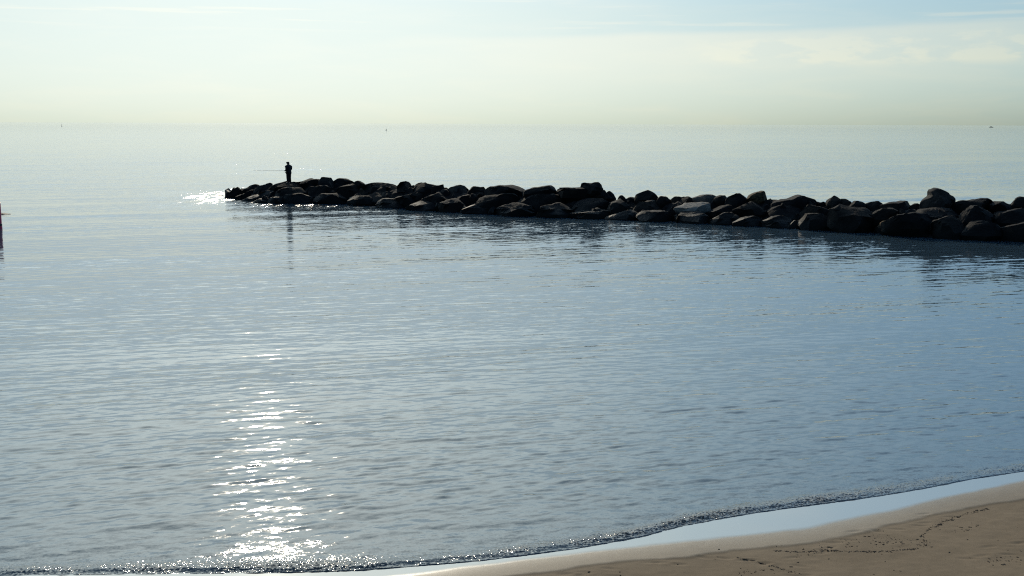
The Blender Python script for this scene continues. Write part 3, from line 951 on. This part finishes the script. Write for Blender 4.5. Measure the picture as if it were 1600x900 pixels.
# ------------------------------------------------------------------ red marker post at the left edge, rock beside it
M_RED = plain('red_marker_paint', (0.72, 0.03, 0.09), 0.5)
M_DARKMETAL = plain('dark_metal', (0.03, 0.03, 0.032), 0.5)
pb = on_plane(-3.0, 357)
post = bpy.data.objects.new('marker_post', None)
COL.objects.link(post)
post.location = pb
tag(post, 'dark red marker post in the water, cut by the left edge of the picture', 'marker post')
lathe('post', [(0.25, -1.2), (0.25, 0.1), (0.23, 0.2), (0.23, 1.50), (0.20, 1.56)], M_RED, post, 20)
lathe('collar', [(0.235, 0.16), (0.25, 0.18), (0.25, 0.28), (0.235, 0.30)], M_DARKMETAL, post, 20)
lathe('cap', [(0.23, 1.56), (0.245, 1.575), (0.245, 1.60), (0.05, 1.66)], M_RED, post, 20)


def flat_rock(top, ybot, Yc, label):
    pts = [at(x, y, Yc) for x, y in top]
    x0, x1 = pts[0].x, pts[-1].x
    v = ICO_V.copy()
    cx = (x0 + x1) / 2
    zt = np.interp(v[:, 0] * (x1 - x0) / 2 + cx, [p.x for p in pts], [p.z for p in pts])
    zb = at(cx, ybot, Yc).z - 0.15
    z = np.where(v[:, 2] > 0, zb + (zt - zb) * np.abs(v[:, 2]) ** 0.3, zb + v[:, 2] * 0.1)
    co = np.stack([v[:, 0] * (x1 - x0) / 2, v[:, 1] * 0.45, z - zb], -1)
    co += 0.02 * fbm(co * 5, 9, 3)[:, None]
    o = mesh_np('rock', co, ICO_F, M_ROCK)
    o.location = (cx, Yc, zb)
    return tag(o, label, 'rock')


Yr = on_plane(8, 334.6).y
flat_rock([(-30, 333), (-10, 332), (2, 332.5), (8, 333), (12, 333.7), (15, 333.2), (21, 334.5)], 335, Yr, 'low black rock just breaking the surface behind the red marker post')

# ------------------------------------------------------------------ far buoys and boat
M_BUOY = plain('dark_buoy_paint', (0.03, 0.045, 0.04), 0.5)


def buoy(px, py, r, label, pole):
    p = on_plane(px, py)
    e = bpy.data.objects.new('buoy', None)
    COL.objects.link(e)
    e.location = p
    tag(e, label, 'buoy', 'far buoys near the horizon')
    lathe('float', [(r * .5, -r * .5), (r, -.1 * r), (r, r * .5), (r * .6, r), (r * .2, r * 1.2)], M_BUOY, e, 14)
    lathe('pole', [(r * .12, r * 1.2), (r * .12, r * pole)], M_DARKMETAL, e, 8)
    lathe('topmark', [(r * .1, r * pole), (r * .45, r * (pole + .2)), (r * .45, r * (pole + .8)), (r * .1, r * (pole + 1))], M_BUOY, e, 10)


buoy(603.5, 203.6, 0.6, 'tiny dark buoy on the far water above the breakwater, right of the fishing person', 1.5)
buoy(96.5, 197.3, 0.9, 'tiny dark buoy with a topmark close under the horizon at far left', 2.6)


def boat():
    Yb = 3600.0
    d = at(1549, 197.3, Yb)
    e = bpy.data.objects.new('motor_boat', None)
    COL.objects.link(e)
    e.location = (d.x, Yb, 0)
    tag(e, 'tiny dark motor boat on the horizon at far right', 'boat')
    sec = []
    n = 14
    Ls, Wd = 12.5, 3.6
    V, Fc = [], []
    for i in range(n):
        u = i / (n - 1)
        x = (u - 0.5) * Ls
        hw = Wd / 2 * (1 - max(0, u - 0.45) ** 2 * 3.2) * (0.9 + 0.1 * min(1, u * 4))
        hw = max(hw, 0.05)
        sh = 1.25 + 0.7 * u ** 2
        V += [(x, -hw, sh), (x, -hw * .85, 0.2), (x, 0, -.5 + .35 * u), (x, hw * .85, 0.2), (x, hw, sh)]
    for i in range(n - 1):
        for k in range(4):
            a = i * 5 + k
            Fc.append([a, a + 1, a + 6, a + 5])
        Fc.append([i * 5 + 4, i * 5, i * 5 + 5, i * 5 + 9])
    Fc.append([0, 4, 3, 2, 1])
    Fc.append([(n - 1) * 5 + k for k in range(5)])
    hullm = plain('hull_paint', (0.03, 0.04, 0.05), 0.45)
    mesh_np('hull', V, Fc, hullm, smooth=False, parent=e)
    cv = [(-3.4, -1.2, 1.2), (1.6, -1.1, 1.2), (1.6, 1.1, 1.2), (-3.4, 1.2, 1.2), (-3.0, -1.0, 3.1), (0.4, -.9, 3.1), (0.4, .9, 3.1), (-3.0, 1.0, 3.1)]
    mesh_np('cabin', cv, [[0, 1, 5, 4], [1, 2, 6, 5], [2, 3, 7, 6], [3, 0, 4, 7], [4, 5, 6, 7]], plain('cabin_paint', (0.06, 0.065, 0.07), 0.5), smooth=False, parent=e)
    mast = lathe('mast', [(.06, 0), (.04, 2.2)], M_DARKMETAL, e, 8)
    mast.location = (-1.5, 0, 3.1)


boat()

# ------------------------------------------------------------------ wrack and grit on the sand
M_WEED = plain('dried_weed', (0.045, 0.032, 0.022), 0.9, 0.2)


def build_wrack():
    rg = random.Random(23)
    lines = [([(1210, 861), (1250, 863), (1290, 860), (1340, 862), (1380, 862), (1430, 858), (1445, 850), (1440, 838), (1455, 825), (1480, 814), (1510, 803), (1545, 795)], 700, 2.0),
             ([(1153, 872), (1180, 877), (1205, 884), (1230, 892), (1250, 897)], 130, 1.3),
             ([(860, 893), (900, 888), (960, 879), (1020, 873)], 90, 1.5),
             ([(1370, 838), (1420, 845), (1450, 850)], 90, 8.0),
             ([(1240, 866), (1330, 850), (1430, 850)], 160, 10.0),
             ([(1540, 880), (1600, 872)], 60, 8.0),
             ([(1480, 832), (1530, 820)], 40, 5.0),
             ([(1150, 895), (1200, 893)], 40, 3.0),
             ([(700, 890), (1600, 850)], 120, 40.0)]
    V, Fc = [], []
    for pts, n, sp in lines:
        seg = np.array(pts, float)
        cum = np.concatenate([[0], np.cumsum(np.hypot(*np.diff(seg, axis=0).T))])
        for _ in range(n):
            t = rg.uniform(0, cum[-1])
            x = np.interp(t, cum, seg[:, 0]) + rg.gauss(0, sp * 1.4)
            y = np.interp(t, cum, seg[:, 1]) + rg.gauss(0, sp * (0.35 if sp < 3 else 0.55))
            p = on_sand(x, y)
            r = 0.003 + 0.010 * rg.random() ** 4
            if shore_s(p.x, p.y) < 1.0:
                continue
            el_ = rg.uniform(1, 3.2)
            a = rg.uniform(0, math.pi)
            b0 = len(V)
            m = 6
            for lay, (rr, hz) in enumerate(((1.0, -0.2), (0.75, 0.6))):
                for k in range(m):
                    q = 2 * math.pi * k / m
                    u_, v_ = math.cos(q) * r * el_ * rr * rg.uniform(.7, 1.2), math.sin(q) * r * rr * rg.uniform(.7, 1.2)
                    V.append((p.x + u_ * math.cos(a) - v_ * math.sin(a), p.y + u_ * math.sin(a) + v_ * math.cos(a), p.z + hz * r))
            for k in range(m):
                k2 = (k + 1) % m
                Fc.append([b0 + k, b0 + k2, b0 + m + k2, b0 + m + k])
            Fc.append([b0 + m + k for k in range(m)])
    o = mesh_np('weed_wrack', V, Fc, M_WEED, smooth=False)
    tag(o, 'thin broken line of dark dried weed and grit on the beach', 'seaweed', kind='stuff')


build_wrack()
